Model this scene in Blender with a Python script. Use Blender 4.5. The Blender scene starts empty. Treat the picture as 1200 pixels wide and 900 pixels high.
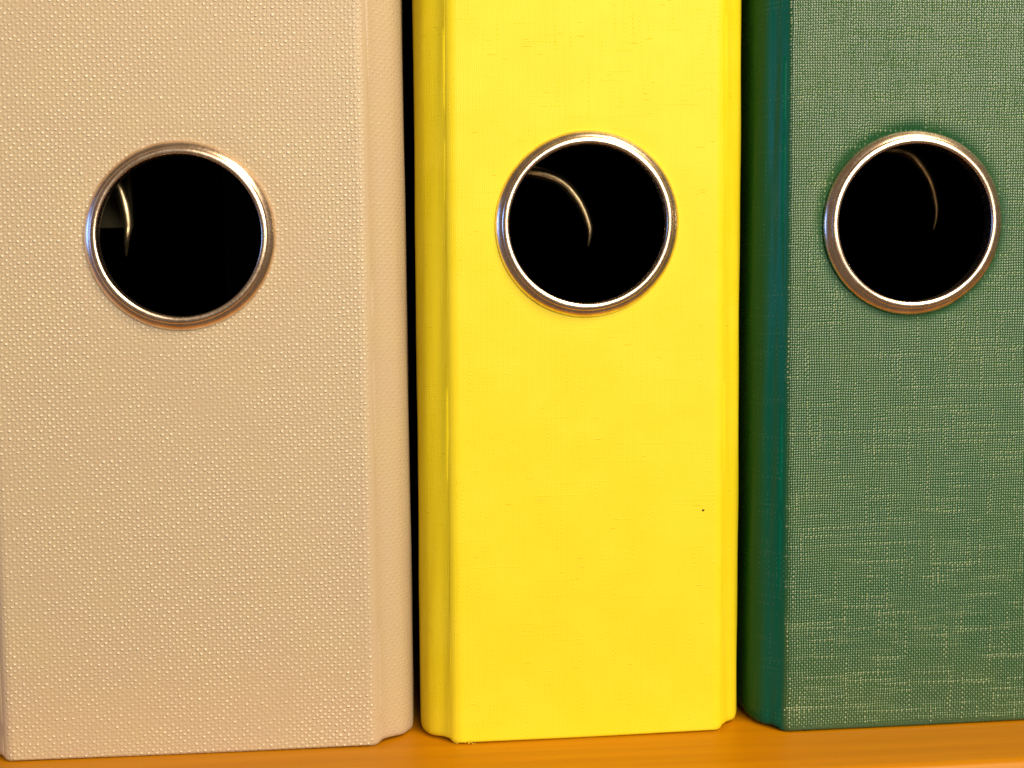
import bpy, bmesh, math, random
from mathutils import Vector, Matrix
random.seed(7)
MM = 0.001
SC = bpy.context.scene
C = SC.collection

# ---------------------------------------------------------------- camera, world, lamps, exposure
cam_d = bpy.data.cameras.new('camera')
cam_d.sensor_fit = 'HORIZONTAL'; cam_d.sensor_width = 36; cam_d.lens = 45
cam_d.clip_start = 0.01; cam_d.clip_end = 50
cam = bpy.data.objects.new('camera', cam_d); C.objects.link(cam)
r_, u_, f_ = Vector((0.997, -0.0753, -0.0199)), Vector((0.0253, 0.0716, 0.9971)), Vector((0.0737, 0.9946, -0.0733))
f_.normalize(); r_ = (r_ - f_ * r_.dot(f_)).normalized(); u_ = r_.cross(f_)
m = Matrix((r_, u_, -f_)).transposed().to_4x4()
m.translation = Vector((0, -207.02, 74.88)) * MM
cam.matrix_world = m
SC.camera = cam

world = bpy.data.worlds.new('World'); SC.world = world
world.use_nodes = True
bg = world.node_tree.nodes['Background']
bg.inputs[0].default_value = (0.60, 0.43, 0.28, 1); bg.inputs[1].default_value = 0.22


def lamp(name, loc, target, size, power, col, size_y=None):
    d = bpy.data.lights.new(name, 'AREA'); d.size = size; d.energy = power; d.color = col
    if size_y: d.shape = 'RECTANGLE'; d.size_y = size_y
    o = bpy.data.objects.new(name, d); C.objects.link(o)
    o.location = loc
    o.rotation_euler = (Vector(target) - Vector(loc)).to_track_quat('-Z', 'Y').to_euler()
    return o


lamp('room_lamp', (0.30, -0.95, 0.44), (0.0, 0, 0.09), 0.55, 14.5, (1.0, 0.86, 0.66))
lamp('ceiling_lamp', (0.38, -0.45, 0.75), (0.02, 0, 0.06), 0.30, 6, (1.0, 0.80, 0.52))
lamp('window_light', (-1.1, -0.17, 0.20), (0.0, 0, 0.09), 0.15, 1.7, (0.16, 0.36, 1.0), 0.32)

SC.view_settings.view_transform = 'Standard'
SC.view_settings.look = 'None'
SC.view_settings.exposure = 0.0
SC.view_settings.gamma = 1.0
SC.render.engine = 'CYCLES'
SC.cycles.use_denoising = True
SC.cycles.max_bounces = 8


# ---------------------------------------------------------------- node helpers
class NT:
    def __init__(s, name):
        s.mat = bpy.data.materials.new(name); s.mat.use_nodes = True
        s.t = s.mat.node_tree; s.b = s.t.nodes['Principled BSDF']

    def n(s, typ, **k):
        nd = s.t.nodes.new(typ)
        for a, v in k.items(): setattr(nd, a, v)
        return nd

    def put(s, v, sock):
        if hasattr(v, 'is_output'): s.t.links.new(v, sock)
        else: sock.default_value = v

    def m(s, op, a, b=0.0, c=0.0, clamp=False):
        nd = s.n('ShaderNodeMath', operation=op, use_clamp=clamp)
        s.put(a, nd.inputs[0]); s.put(b, nd.inputs[1]); s.put(c, nd.inputs[2])
        return nd.outputs[0]

    def step(s, x, lo, hi, a=0.0, b=1.0):
        nd = s.n('ShaderNodeMapRange', interpolation_type='SMOOTHSTEP')
        for i, v in enumerate((x, lo, hi, a, b)): s.put(v, nd.inputs[i])
        return nd.outputs[0]

    def uv(s):
        t = s.n('ShaderNodeTexCoord'); sp = s.n('ShaderNodeSeparateXYZ')
        s.t.links.new(t.outputs['UV'], sp.inputs[0])
        return sp.outputs[0], sp.outputs[1]

    def xyz(s, x, y, z=0.0):
        nd = s.n('ShaderNodeCombineXYZ')
        for i, v in enumerate((x, y, z)): s.put(v, nd.inputs[i])
        return nd.outputs[0]

    def noise(s, vec, scale, detail=2.0, rough=0.5):
        nd = s.n('ShaderNodeTexNoise')
        s.t.links.new(vec, nd.inputs['Vector'])
        nd.inputs['Scale'].default_value = scale; nd.inputs['Detail'].default_value = detail
        nd.inputs['Roughness'].default_value = rough
        return nd.outputs[0]

    def mix(s, f, a, b):
        nd = s.n('ShaderNodeMix', data_type='RGBA')
        s.put(f, nd.inputs[0]); s.put(a, nd.inputs[6]); s.put(b, nd.inputs[7])
        return nd.outputs[2]

    def bump(s, h, dist, strength=1.0):
        nd = s.n('ShaderNodeBump'); nd.inputs['Strength'].default_value = strength
        nd.inputs['Distance'].default_value = dist
        s.put(h, nd.inputs['Height']); s.t.links.new(nd.outputs[0], s.b.inputs['Normal'])


def fleck(t, u, v):
    """slow blotchy variation of the cloth, in mm"""
    return t.noise(t.xyz(u, v), 0.09, 3.0, 0.6)


def cloth_basket():
    t = NT('beige_cloth'); u, v = t.uv()
    wob = t.noise(t.xyz(u, v), 0.35, 2.0)
    uu = t.m('MULTIPLY_ADD', wob, 0.7, u)
    wob2 = t.noise(t.xyz(t.m('ADD', u, 40.0), v), 0.35, 2.0)
    vv = t.m('MULTIPLY_ADD', wob2, 0.7, v)
    su = t.m('SINE', t.m('MULTIPLY', uu, math.pi / 0.635))
    sv = t.m('SINE', t.m('MULTIPLY', vv, math.pi / 0.58))
    p = t.m('MULTIPLY', su, sv)                              # plain weave: knots on every second crossing
    knot = t.m('POWER', t.m('MAXIMUM', p, 0.0), 1.15)
    low = t.m('MULTIPLY', t.m('MAXIMUM', t.m('MULTIPLY', p, -1.0), 0.0), 0.18)
    amp = t.step(t.noise(t.xyz(uu, vv), 1.5, 1.0), 0.30, 0.70, 0.50, 1.25)
    rows = t.step(t.noise(t.xyz(t.m('MULTIPLY', uu, 0.12), t.m('MULTIPLY', vv, 1.5), 5.0), 1.0, 2.0), 0.35, 0.68, 0.72, 1.25)
    worn = t.step(t.noise(t.xyz(t.m('MULTIPLY', uu, 1.3), vv, 11.0), 0.035, 3.0), 0.30, 0.65, 0.70, 1.10)
    amp = t.m('MULTIPLY', amp, t.m('MULTIPLY', rows, worn))
    h = t.m('MULTIPLY', t.m('ADD', knot, low), amp)
    # the weave is worn smooth along the folded edges of the spine board
    au = t.m('ABSOLUTE', u)
    return t, u, v, au, h, knot, amp


def make_beige():
    t, u, v, au, h, knot, amp = cloth_basket()
    edge = t.n('ShaderNodeValue'); edge.outputs[0].default_value = 29.7
    mask = t.m('ADD', t.step(t.m('SUBTRACT', au, edge.outputs[0]), -0.5, 0.5, 1.0, 0.10),
               t.step(t.m('SUBTRACT', au, edge.outputs[0]), 3.0, 4.2, 0.0, 0.28))
    h2 = t.m('MULTIPLY', h, mask)
    fine = t.noise(t.xyz(t.m('MULTIPLY', u, 3.0), v), 0.9, 3.0)
    h3 = t.m('MULTIPLY_ADD', fine, 0.12, h2)
    base = t.mix(t.step(fleck(t, u, v), 0.35, 0.68), (0.440, 0.345, 0.238, 1), (0.445, 0.355, 0.232, 1))
    kn = t.m('MULTIPLY', t.m('MULTIPLY', knot, amp), mask)
    base = t.mix(t.step(kn, 0.30, 1.0, 0.0, 0.80), base, (0.80, 0.73, 0.56, 1))  # sparkle on the raised knots painted in as a paler colour
    t.put(base, t.b.inputs['Base Color'])
    t.b.inputs['Roughness'].default_value = 0.46
    t.b.inputs['Specular IOR Level'].default_value = 0.5
    t.bump(h3, 0.00012)
    return t.mat


def linen(t, u, v, p, slub_lo, slub_hi, slub_gain):
    wu = t.m('MULTIPLY_ADD', t.noise(t.xyz(u, v), 0.2, 2.0), 0.5, u)
    wv = t.m('MULTIPLY_ADD', t.noise(t.xyz(t.m('ADD', u, 77.0), v), 0.2, 2.0), 0.5, v)
    iu = t.m('FLOOR', t.m('DIVIDE', wu, p)); iv = t.m('FLOOR', t.m('DIVIDE', wv, p))
    su = t.m('ABSOLUTE', t.m('SINE', t.m('MULTIPLY', wu, math.pi / p)))
    sv = t.m('ABSOLUTE', t.m('SINE', t.m('MULTIPLY', wv, math.pi / p)))
    chk = t.m('MODULO', t.m('ABSOLUTE', t.m('ADD', iu, iv)), 2.0)
    # thick places (slubs) run along single threads
    slu = t.step(t.noise(t.xyz(t.m('MULTIPLY', iu, 7.37), t.m('MULTIPLY', wv, 0.09), 3.0), 1.0, 2.0), slub_lo, slub_hi)
    slv = t.step(t.noise(t.xyz(t.m('MULTIPLY', wu, 0.09), t.m('MULTIPLY', iv, 7.37), 9.0), 1.0, 2.0), slub_lo, slub_hi)
    # a raised warp slub shows where it passes over (every second crossing), a weft slub at the others
    slub = t.m('ADD', t.m('MULTIPLY', slu, chk), t.m('MULTIPLY', slv, t.m('SUBTRACT', 1.0, chk)))
    dot = t.m('MULTIPLY', su, sv)
    amp = t.m('MULTIPLY_ADD', slub, slub_gain, t.m('MULTIPLY_ADD', chk, 0.22, 0.40))
    h = t.m('MULTIPLY', dot, amp)
    h = t.m('ADD', h, t.m('MULTIPLY', su, 0.16))
    knot = t.m('MULTIPLY', dot, slub)
    return h, knot


def make_green():
    t = NT('green_linen'); u, v = t.uv()
    h, knot = linen(t, u, v, 0.42, 0.53, 0.68, 1.5)
    au = t.m('ABSOLUTE', u)
    mask = t.m('MULTIPLY', t.step(t.m('SUBTRACT', au, 22.4), -0.5, 0.4, 1.0, 0.05), t.step(v, 0.5, 1.3, 0.05, 1.0))
    du = t.m('ADD', u, 1.65); dv = t.m('SUBTRACT', v, 84.4)
    rr = t.m('SQRT', t.m('ADD', t.m('MULTIPLY', du, du), t.m('MULTIPLY', dv, dv)))
    mask = t.m('MULTIPLY', mask, t.step(rr, 15.2, 17.0, 0.15, 1.0))      # cloth pressed smooth by the crimped ring
    thread = t.noise(t.xyz(t.m('MULTIPLY', u, 4.0), t.m('MULTIPLY', v, 0.05)), 1.0, 2.0)
    h2 = t.m('ADD', t.m('MULTIPLY', h, mask), t.m('MULTIPLY', thread, 0.10))
    base = t.mix(t.step(fleck(t, u, v), 0.35, 0.7), (0.006, 0.056, 0.022, 1), (0.014, 0.064, 0.020, 1))
    base = t.mix(t.step(au, 22.0, 23.2), base, (0.0, 0.088, 0.056, 1))
    base = t.mix(t.m('MULTIPLY', t.m('MULTIPLY', t.step(knot, 0.20, 0.75), mask), 0.75), base, (0.66, 0.75, 0.56, 1))  # glints along the slubs painted in as pale dots
    base = t.mix(t.m('MULTIPLY', t.step(h, 0.18, 0.70), t.m('MULTIPLY', mask, 0.42)), base, (0.14, 0.29, 0.10, 1))  # sheen on the thread tops mixed into the base colour
    t.put(base, t.b.inputs['Base Color'])
    t.b.inputs['Roughness'].default_value = 0.27
    t.put(t.m('MULTIPLY', t.step(au, 22.0, 23.2, 0.72, 0.14), t.step(rr, 15.2, 17.4, 0.15, 1.0)), t.b.inputs['Specular IOR Level'])
    t.bump(h2, 0.00009)
    return t.mat


def make_yellow():
    t = NT('yellow_linen'); u, v = t.uv()
    h, knot = linen(t, u, v, 0.36, 0.60, 0.70, 1.4)
    au = t.m('ABSOLUTE', u)
    thread = t.noise(t.xyz(t.m('MULTIPLY', u, 2.5), t.m('MULTIPLY', v, 0.04)), 1.0, 3.0)
    dash = t.step(t.noise(t.xyz(t.m('MULTIPLY', u, 0.35), t.m('MULTIPLY', v, 2.6)), 1.0, 1.0), 0.71, 0.80)
    h2 = t.m('ADD', t.m('MULTIPLY', h, 0.34), t.m('ADD', t.m('MULTIPLY', thread, 0.35), t.m('MULTIPLY', dash, 0.8)))
    base = t.mix(t.step(fleck(t, u, v), 0.35, 0.7), (0.71, 0.580, 0.014, 1), (0.74, 0.605, 0.022, 1))
    t.put(base, t.b.inputs['Base Color'])
    t.b.inputs['Roughness'].default_value = 0.48
    t.put(t.step(au, 22.0, 23.2, 0.25, 0.05), t.b.inputs['Specular IOR Level'])
    t.bump(h2, 0.00006)
    return t.mat


def make_metal(name, col, rough, scratch=0.00002):
    t = NT(name); tc = t.n('ShaderNodeTexCoord')
    n = t.noise(tc.outputs['Object'], 2500.0, 3.0, 0.7)
    n2 = t.noise(tc.outputs['Object'], 420.0, 4.0, 0.65)
    t.put(t.mix(t.step(n2, 0.3, 0.7), col, (col[0] * .80, col[1] * .74, col[2] * .70, 1)), t.b.inputs['Base Color'])
    t.b.inputs['Metallic'].default_value = 1.0
    t.put(t.step(n, 0.3, 0.75, rough * 0.9, rough * 1.15), t.b.inputs['Roughness'])
    t.bump(n, scratch)
    return t.mat


def make_plain(name, col, rough, nscale=400.0, var=0.15, spec=0.5):
    t = NT(name); tc = t.n('ShaderNodeTexCoord')
    n = t.noise(tc.outputs['Object'], nscale, 3.0, 0.6)
    k = 1.0 - var
    t.put(t.mix(n, (col[0] * k, col[1] * k, col[2] * k, 1), (*col, 1)), t.b.inputs['Base Color'])
    t.b.inputs['Roughness'].default_value = rough
    t.b.inputs['Specular IOR Level'].default_value = spec
    t.bump(n, 0.00004)
    return t.mat


def make_wood():
    t = NT('amber_wood'); tc = t.n('ShaderNodeTexCoord')
    sp = t.n('ShaderNodeSeparateXYZ'); t.t.links.new(tc.outputs['Object'], sp.inputs[0])
    x, y, z = sp.outputs
    g = t.noise(t.xyz(t.m('MULTIPLY', x, 9.0), t.m('MULTIPLY', y, 260.0), t.m('MULTIPLY', z, 260.0)), 1.0, 5.0, 0.6)
    g2 = t.noise(t.xyz(t.m('MULTIPLY', x, 14.0), t.m('MULTIPLY', y, 1500.0), t.m('MULTIPLY', z, 1500.0)), 1.0, 3.0, 0.6)
    base = t.mix(t.step(g, 0.3, 0.7), (0.40, 0.155, 0.0, 1), (0.47, 0.186, 0.0, 1))
    base = t.mix(t.step(g2, 0.50, 0.72, 0.0, 0.5), base, (0.42, 0.13, 0.0, 1))
    t.put(base, t.b.inputs['Base Color'])
    t.b.inputs['Roughness'].default_value = 0.40
    t.b.inputs['Specular IOR Level'].default_value = 0.25
    t.bump(t.m('ADD', g, t.m('MULTIPLY', g2, 0.4)), 0.00005)
    return t.mat


M_BEIGE, M_YELLOW, M_GREEN = make_beige(), make_yellow(), make_green()
M_RING = make_metal('nickel_ring', (0.94, 0.77, 0.62, 1), 0.26, 0.000004)
M_WIRE = make_metal('steel_wire', (1.0, 0.84, 0.54, 1), 0.36, 0.0)
M_PLATE = make_plain('black_steel', (0.008, 0.008, 0.009), 0.7, spec=0.1)
M_LINING = make_plain('black_lining', (0.006, 0.006, 0.007), 0.9, spec=0.1)
M_CARD = make_plain('dim_patch_olive', (0.05, 0.042, 0.014), 0.6)  # tone of the dim patch, for the added card
M_WOOD = make_wood()
M_BACK = make_plain('blackout_dark', (0.004, 0.003, 0.003), 0.9, spec=0.1)  # near-black, keeps the depth behind the files in shade


# ---------------------------------------------------------------- mesh helpers (all coordinates in mm)
def obj(name, bm, mats, parent=None, smooth=True, angle=50):
    me = bpy.data.meshes.new(name)
    bmesh.ops.recalc_face_normals(bm, faces=bm.faces)
    bmesh.ops.scale(bm, vec=(MM, MM, MM), verts=bm.verts)
    bm.to_mesh(me); bm.free()
    for mt in (mats if isinstance(mats, (list, tuple)) else [mats]): me.materials.append(mt)
    if smooth:
        me.polygons.foreach_set('use_smooth', [True] * len(me.polygons))
        me.set_sharp_from_angle(angle=math.radians(angle))
    o = bpy.data.objects.new(name, me); C.objects.link(o)
    if parent: o.parent = parent
    return o


def thing(name, label, cat, loc=(0, 0, 0), group=None):
    o = bpy.data.objects.new(name, None); C.objects.link(o)
    o.empty_display_size = 0.02
    o.location = Vector(loc) * MM
    o['label'] = label; o['category'] = cat
    if group: o['group'] = group
    return o


def strip(bm, loops, closed=True, uvs=None, uvl=None, mi=0):
    """bridge successive vertex loops; uvs gives (u, v) per vertex"""
    fs = []
    for a, b in zip(loops[:-1], loops[1:]):
        n = len(a)
        for i in range(n if closed else n - 1):
            j = (i + 1) % n
            f = bm.faces.new((a[i], a[j], b[j], b[i])); f.material_index = mi
            fs.append(f)
    return fs


def warp(ya, le):
    """a file that has slumped a little: sheared sideways with height, spine turned a touch"""
    k = math.tan(ya)
    return lambda x, y, z: (x + le * z, y + k * x, z)


H = 318.0


def spine_mesh(W, hx, hz, wp, dent, seed):
    """board with wrapped, rounded edges and the round hole punched through"""
    rnd = random.Random(seed)
    bm = bmesh.new(); uvl = bm.loops.layers.uv.new('UVMap'); UV = {}
    N = 4                                                     # outline: rounded rectangle
    def outline(ix, iz, rc):
        P = []
        x0, x1, z0, z1 = -W / 2 + ix, W / 2 - ix, iz, H - iz
        def seg(a, b, n):
            for i in range(n): P.append((a[0] + (b[0] - a[0]) * i / n, a[1] + (b[1] - a[1]) * i / n))
        def arc(cx, cz, a0):
            for i in range(6):
                a = math.radians(a0 + 90 * i / 6)
                P.append((cx + rc * math.cos(a), cz + rc * math.sin(a)))
        seg((x1, z0 + rc), (x1, 170), 90); seg((x1, 170), (x1, z1 - rc), 20)
        arc(x1 - rc, z1 - rc, 0); seg((x1 - rc, z1), (x0 + rc, z1), 40)
        arc(x0 + rc, z1 - rc, 90); seg((x0, z1 - rc), (x0, 170), 20); seg((x0, 170), (x0, z0 + rc), 90)
        arc(x0 + rc, z0 + rc, 180); seg((x0 + rc, z0), (x1 - rc, z0), 60)
        arc(x1 - rc, z0 + rc, 270)
        return P
    BI = 0.5
    o0 = outline(2.2, BI, 0.8)
    ang = [math.atan2(z - hz, x - hx) for x, z in o0]
    loops = []
    def add(pts, ys, us=None):
        L = []
        for i, (x, z) in enumerate(pts):
            y = ys[i] if isinstance(ys, list) else ys
            v = bm.verts.new(wp(x, y, z)); L.append(v)
            UV[v] = us[i] if us else (x, z)
        loops.append(L)
    r0 = 13.3
    add([(hx + r0 * math.cos(a), hz + r0 * math.sin(a)) for a in ang], 2.6)
    add([(hx + r0 * math.cos(a), hz + r0 * math.sin(a)) for a in ang], 0.3)
    for r in (13.6, 14.2, 14.8, 15.2, 15.6, 16.0, 16.5, 17.0, 17.6, 18.2):
        d = dent * (0.5 + 0.5 * math.cos(math.pi * min(1.0, (r - 13.6) / 4.7)))
        add([(hx + r * math.cos(a), hz + r * math.sin(a)) for a in ang],
            [d * (0.55 + 0.45 * math.cos(a - 2.0)) for a in ang])
    cir = [(hx + 18.5 * math.cos(a), hz + 18.5 * math.sin(a)) for a in ang]; add(cir, 0.0)
    oi = outline(2.45, 0.7, 0.8)
    for f in (0.33, 0.66): add([(c[0] + (q[0] - c[0]) * f, c[1] + (q[1] - c[1]) * f) for c, q in zip(cir, oi)], 0.0)
    add(oi, 0.0)
    add(o0, 0.0)
    K = 7
    for k in range(1, K + 1):
        t = math.pi / 2 * k / K
        ix = 2.2 * (1 - math.sin(t)); iz = BI * (1 - math.sin(t)); y = 1.9 * (1 - math.cos(t))
        o = outline(ix, iz, 0.8 + 0.5 * math.sin(t))
        us = []
        full = outline(0.0, 0.0, 1.3); ys = []
        for (xf, zf), (xa, za) in zip(full, o0):
            ax, az = abs(xf - xa), abs(zf - za); w = (ax / 2.2) ** 2 / ((ax / 2.2) ** 2 + (az / BI) ** 2 + 1e-9)
            ys.append((1.9 * w + 0.5 * (1 - w)) * (1 - math.cos(t)))
        for (x, z), (xa, za) in zip(o, o0):                    # stretch the cloth over the fold
            s = (x - xa); arc_extra = 2.2 * t - s * (1 if s > 0 else -1) if abs(s) > 1e-4 and abs(x) > W / 2 - 2.2 else 0
            us.append((x + (arc_extra if x > 0 else -arc_extra), z - (0.0)))
        add(o, ys, us)
    o = outline(0.0, 0.0, 1.3); add(o, 2.6, [UV[v] for v in loops[-1]])
    strip(bm, loops)
    bm.faces.ensure_lookup_table()
    for f in list(bm.faces)[:len(ang)]: f.material_index = 1
    # back of the board
    inner = [bm.verts.new(v.co) for v in loops[0]]
    outer = [bm.verts.new(v.co) for v in loops[-1]]
    for n, v in zip(loops[0] + loops[-1], inner + outer): UV[v] = UV[n]
    strip(bm, [inner, outer], mi=1)
    for f in bm.faces:
        for l in f.loops: l[uvl].uv = UV[l.vert]
    bmesh.ops.remove_doubles(bm, verts=bm.verts, dist=1e-5)
    return bm


def cover_mesh(W, S, side, wp, seed):
    """hinge fold, groove and cover board as one wrapped board, swept up the height"""
    rnd = random.Random(seed)
    q = S / 4.5
    outer = [(-1.3, 1.5), (-0.8, 0.95), (-0.45, 0.78), (0.0, 1.25), (0.5, 1.8), (1.05 * q, 2.3), (1.6 * q, 2.72), (2.1 * q, 3.15), (2.7 * q, 3.7), (3.3 * q, 4.4),
             (3.8 * q, 5.6), (4.2 * q, 6.5), (4.42 * q, 7.6), (S, 9), (S, 12), (S, 40), (S, 150), (S, 284)]
    inn = [(S - 2.4, 284), (S - 2.4, 150), (S - 2.4, 40), (S - 2.4, 12), (S - 2.5, 8), (1.2, 6.2), (0.2, 5.2), (-1.3, 4.4)]
    prof = outer + inn
    no = len(outer); n = len(prof)
    P = [Vector(p) for p in prof]
    nor = []
    for i in range(n):
        a, b = P[i - 1], P[(i + 1) % n]; d = (b - a).normalized(); nor.append(Vector((d.y, -d.x)))
    arc = [0.0]
    for i in range(1, n): arc.append(arc[-1] + (P[i] - P[i - 1]).length)
    bm = bmesh.new(); uvl = bm.loops.layers.uv.new('UVMap'); UV = {}
    zs = [(0.25, .9), (0.30, .55), (0.5, .22), (0.85, .05), (1.3, 0)] + [(2 + i * 2.5, 0) for i in range(56)] + \
         [(150 + i * 12, 0) for i in range(14)] + [(H - 1.5, 0), (H - .6, .25), (H - .3, .8)]
    loops = []
    for z, ins in zs:
        L = []
        for i, p in enumerate(P):
            q = p - nor[i] * ins
            ph = 0.05 * math.sin(z * 0.11 + i + seed) + 0.03 * math.sin(z * 0.31 + i * 2 + seed)
            if i >= no: ph = 0
            dz = 0.22 * math.exp(-((i - 5) / 2.5) ** 2) * max(0, 1 - z / 3)      # cloth tucked up at the groove
            v = bm.verts.new(wp(side * (W / 2 + q.x + ph), q.y, z + dz)); L.append(v)
            UV[v] = (side * (W / 2 + 1.2 + arc[i]), z)
        loops.append(L)
    strip(bm, loops)
    bm.faces.new(loops[0]); bm.faces.new(loops[-1])
    ix = {v: i for L in loops for i, v in enumerate(L)}
    for f in bm.faces:
        if len(f.verts) == 4 and min(ix[v] for v in f.verts) >= no - 1: f.material_index = 1
        for l in f.loops: l[uvl].uv = UV[l.vert]
    big = [f for f in bm.faces if len(f.verts) > 4]
    bmesh.ops.triangulate(bm, faces=big)
    return bm


RING = [(13.6, -0.6), (14.9, -0.25), (15.04, -0.05), (15.03, 0.15), (14.90, 0.42), (14.65, 0.68), (14.35, 0.92), (14.05, 1.10), (13.98, 1.13), (13.93, 1.17),
        (13.84, 1.29), (13.68, 1.37), (13.48, 1.42), (13.28, 1.43), (13.08, 1.40), (12.93, 1.32), (12.83, 1.18), (12.78, 0.9),
        (12.74, 0.2), (12.76, -0.6), (12.88, -1.1), (13.15, -1.35), (13.25, -1.2), (13.2, -0.6)]


def ring_mesh(hx, hz, wp, seed):
    rnd = random.Random(seed); n = 160
    bm = bmesh.new(); loops = []
    ph = [rnd.uniform(0, 6) for _ in range(4)]
    for i in range(n):
        a = 2 * math.pi * i / n; L = []
        w = 0.06 * math.sin(2 * a + ph[0]) + 0.03 * math.sin(5 * a + ph[1]) + 0.015 * math.sin(11 * a + ph[2])
        for r, p in RING:
            rr = r + (w * 0.5 if r > 13.65 and p > -.5 else 0)
            pp = p + (w * 0.8 if p > 0.3 else 0)
            L.append(bm.verts.new(wp(hx + rr * math.cos(a), -pp, hz + rr * math.sin(a))))
        loops.append(L)
    loops.append(loops[0])
    strip(bm, loops, closed=True)
    return bm


def tube(bm, pts, rad, n=14, taper=None):
    P = [Vector(p) for p in pts]
    # Catmull-Rom smoothing
    Q = []
    for i in range(len(P) - 1):
        p0, p1, p2, p3 = P[max(i - 1, 0)], P[i], P[i + 1], P[min(i + 2, len(P) - 1)]
        for k in range(8):
            t = k / 8
            Q.append(0.5 * ((2 * p1) + (-p0 + p2) * t + (2 * p0 - 5 * p1 + 4 * p2 - p3) * t * t + (-p0 + 3 * p1 - 3 * p2 + p3) * t ** 3))
    Q.append(P[-1])
    loops = []; up = Vector((0.1, 1, 0.05)).normalized()
    for i, q in enumerate(Q):
        d = (Q[min(i + 1, len(Q) - 1)] - Q[max(i - 1, 0)]).normalized()
        s = d.cross(up).normalized(); t = s.cross(d).normalized()
        r = rad * (taper(i / (len(Q) - 1)) if taper else 1)
        loops.append([bm.verts.new(q + (s * math.cos(2 * math.pi * k / n) + t * math.sin(2 * math.pi * k / n)) * r) for k in range(n)])
    strip(bm, loops)
    bm.faces.new(loops[0]); bm.faces.new(loops[-1])


def box(bm, x0, x1, y0, y1, z0, z1, bev=0.0):
    g = bmesh.ops.create_cube(bm, size=1.0)
    for v in g['verts']:
        v.co = Vector(((x0 + x1) / 2 + v.co.x * (x1 - x0), (y0 + y1) / 2 + v.co.y * (y1 - y0), (z0 + z1) / 2 + v.co.z * (z1 - z0)))
    if bev:
        es = list({e for v in g['verts'] for e in v.link_edges})
        bmesh.ops.bevel(bm, geom=es, offset=bev, segments=4, profile=0.5, affect='EDGES')


# ---------------------------------------------------------------- shelf
sh = thing('wooden_shelf', 'amber orange wooden shelf board that all three files stand on', 'shelf')
bm = bmesh.new(); box(bm, -420, 420, -18.6, 300, -20, 0, 1.8); obj('shelf_board', bm, M_WOOD, sh)
bm = bmesh.new(); box(bm, -420, 420, 300.3, 306, -20, 380, 0.3); obj('blackout_panel', bm, M_BACK, sh)  # unseen panel added behind the files so the gaps stay black


# ---------------------------------------------------------------- the files
def make_file(label, cloth, x0, y0, W, SL, SR, hx, hz, ya, le, dent, lever_pts, seed):
    t = thing('lever_arch_file', label, 'file folder', (x0, y0, 0.05), 'lever arch files standing in a row on the shelf')
    wp = warp(ya, le)
    obj('spine', spine_mesh(W, hx, hz, wp, dent, seed), [cloth, M_LINING], t)
    for side, S in ((-1, SL), (1, SR)):
        obj('cover', cover_mesh(W, S, side, wp, seed + side * 3), [cloth, M_LINING], t, angle=70)
    obj('finger_ring', ring_mesh(hx, hz, wp, seed), M_RING, t, angle=80)
    # the lever mechanism on the inside of the right-hand cover
    xr = W / 2 + SR - 2.4
    bm = bmesh.new(); box(bm, xr - 1.7, xr - 0.2, 120, 175, 40, 200, 0.5); pl = obj('mechanism_plate', bm, M_PLATE, t)
    for z in (46, 134):
        bm = bmesh.new()
        tube(bm, [(xr - 1.5, 140, z), (xr - 12, 141, z), (xr - W * .5, 150, z), (xr - W * .85, 146, z)], 1.4)
        obj('arch_wire', bm, M_WIRE, t)
    bm = bmesh.new(); tube(bm, lever_pts, 1.05, taper=lambda s: 1.0 if s < .5 else 1.0 - (s - .5) ** 1.3 * 2.1); obj('lever', bm, M_WIRE, t)
    return t


def rel(pts, x0, y0):
    return [(x - x0, y - y0, z - 0.05) for x, y, z in pts]


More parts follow.
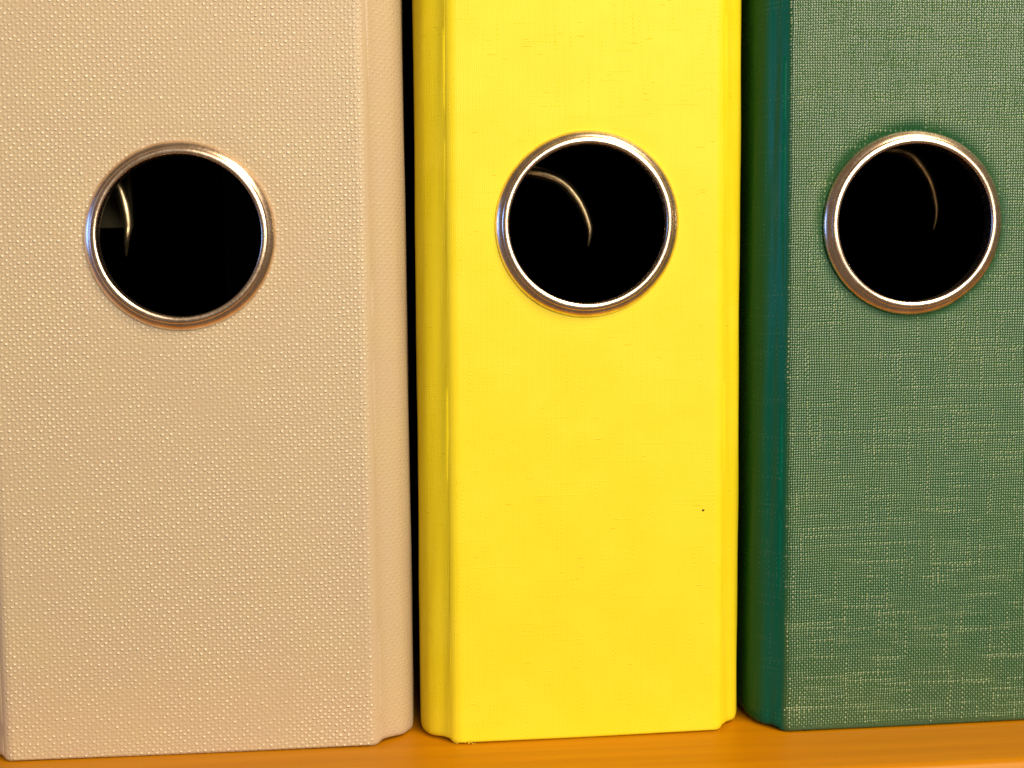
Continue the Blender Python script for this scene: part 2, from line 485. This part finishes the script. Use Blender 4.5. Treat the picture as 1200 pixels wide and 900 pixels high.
X, Y = -38.15, 1.05
beige = make_file('wide beige file in coarse basket-weave cloth, left of the yellow one', M_BEIGE, X, Y, 61.76, 5.2, 5.2,
                  0.5, 84.4, -.0077, .0083, 0.2,
                  rel([(-60, 24, 103), (-54, 18.5, 99), (-50.5, 18, 94.4), (-49.5, 18, 92.2), (-48.9, 18, 89.6), (-48.7, 18, 87.1), (-49.0, 18, 85.0),
                       (-49.7, 20, 82.1)], X, Y), 1)
X, Y = 26.94, .32
yellow = make_file('smooth bright yellow file standing between the beige and the green one', M_YELLOW, X, Y, 46.48, 4.6, 3.9,
                   0.0, 85.2, .0139, .0141, 0.1,
                   rel([(4, 34, 93.5), (12, 26, 95.6), (20, 25, 96.1), (24.1, 25, 95.5), (27.5, 25, 93.7), (30.2, 25, 90.3), (31.7, 25, 86.6), (31.9, 25, 84.6),
                        (31.6, 25.5, 82.5)], X, Y), 2)
X, Y = 82.06, -1.37
green = make_file('dark green linen-textured file with teal edge, right of the yellow one', M_GREEN, X, Y, 46.48, 3.3, 3.85,
                  -1.65, 84.4, .0081, .0142, 0.45,
                  rel([(72, 34, 96.5), (81, 26, 98.8), (88.0, 25, 99.3), (90.8, 25, 98.8), (92.9, 25, 97.4), (95.4, 25, 93.7), (96.5, 25, 89.8),
                       (96.7, 25, 87.5), (96.3, 25.5, 84.4)], X, Y), 3)

# card added for the dimly lit patch at the left of the beige hole
xl = -61.76 / 2 - 5.2 + 2.4
bm = bmesh.new(); box(bm, xl + 22.0, xl + 22.8, 21.2, 22.0, 87, 140, 0.1)
box(bm, xl + 0.3, xl + 22.8, 22.1, 23.1, 87.0, 140, 0.2)
obj('lit_patch_card', bm, M_CARD, beige)

# frayed threads at the bottom left corner of the yellow spine
bm = bmesh.new(); rnd = random.Random(4)
for i in range(34):
    x = rnd.uniform(-22.4, -19.0); z = rnd.uniform(0.15, 1.3) * (0.35 + 0.65 * (1 - (x + 22.4) / 3.2)); y = 0.05 - 0.2 * rnd.random() + max(0, (-21.0 - x)) * .5
    p = Vector((x, y - .05, z)); q = p + Vector((rnd.uniform(-.45, .45), rnd.uniform(-.35, -.05), rnd.uniform(-.2, .35)))
    r = p.lerp(q, .5) + Vector((rnd.uniform(-.15, .15), -.1, rnd.uniform(-.1, .15)))
    tube(bm, [p, r, q], 0.055, n=6)
fr = obj('frayed_threads', bm, make_plain('yellow_thread', (0.66, 0.46, 0.03), 0.9, spec=0.1), yellow); fr['kind'] = 'stuff'

# dark speck stuck on the yellow cloth
bm = bmesh.new(); bmesh.ops.create_icosphere(bm, subdivisions=2, radius=0.22)
for v in bm.verts: v.co = Vector((v.co.x * (1 + .3 * math.sin(v.co.z * 20)), v.co.y * .4, v.co.z * .8)) + Vector((46.8 - 26.94, .22, 37.7))
obj('dirt_speck', bm, make_plain('speck_brown', (0.05, 0.02, 0.005), 0.8), yellow)
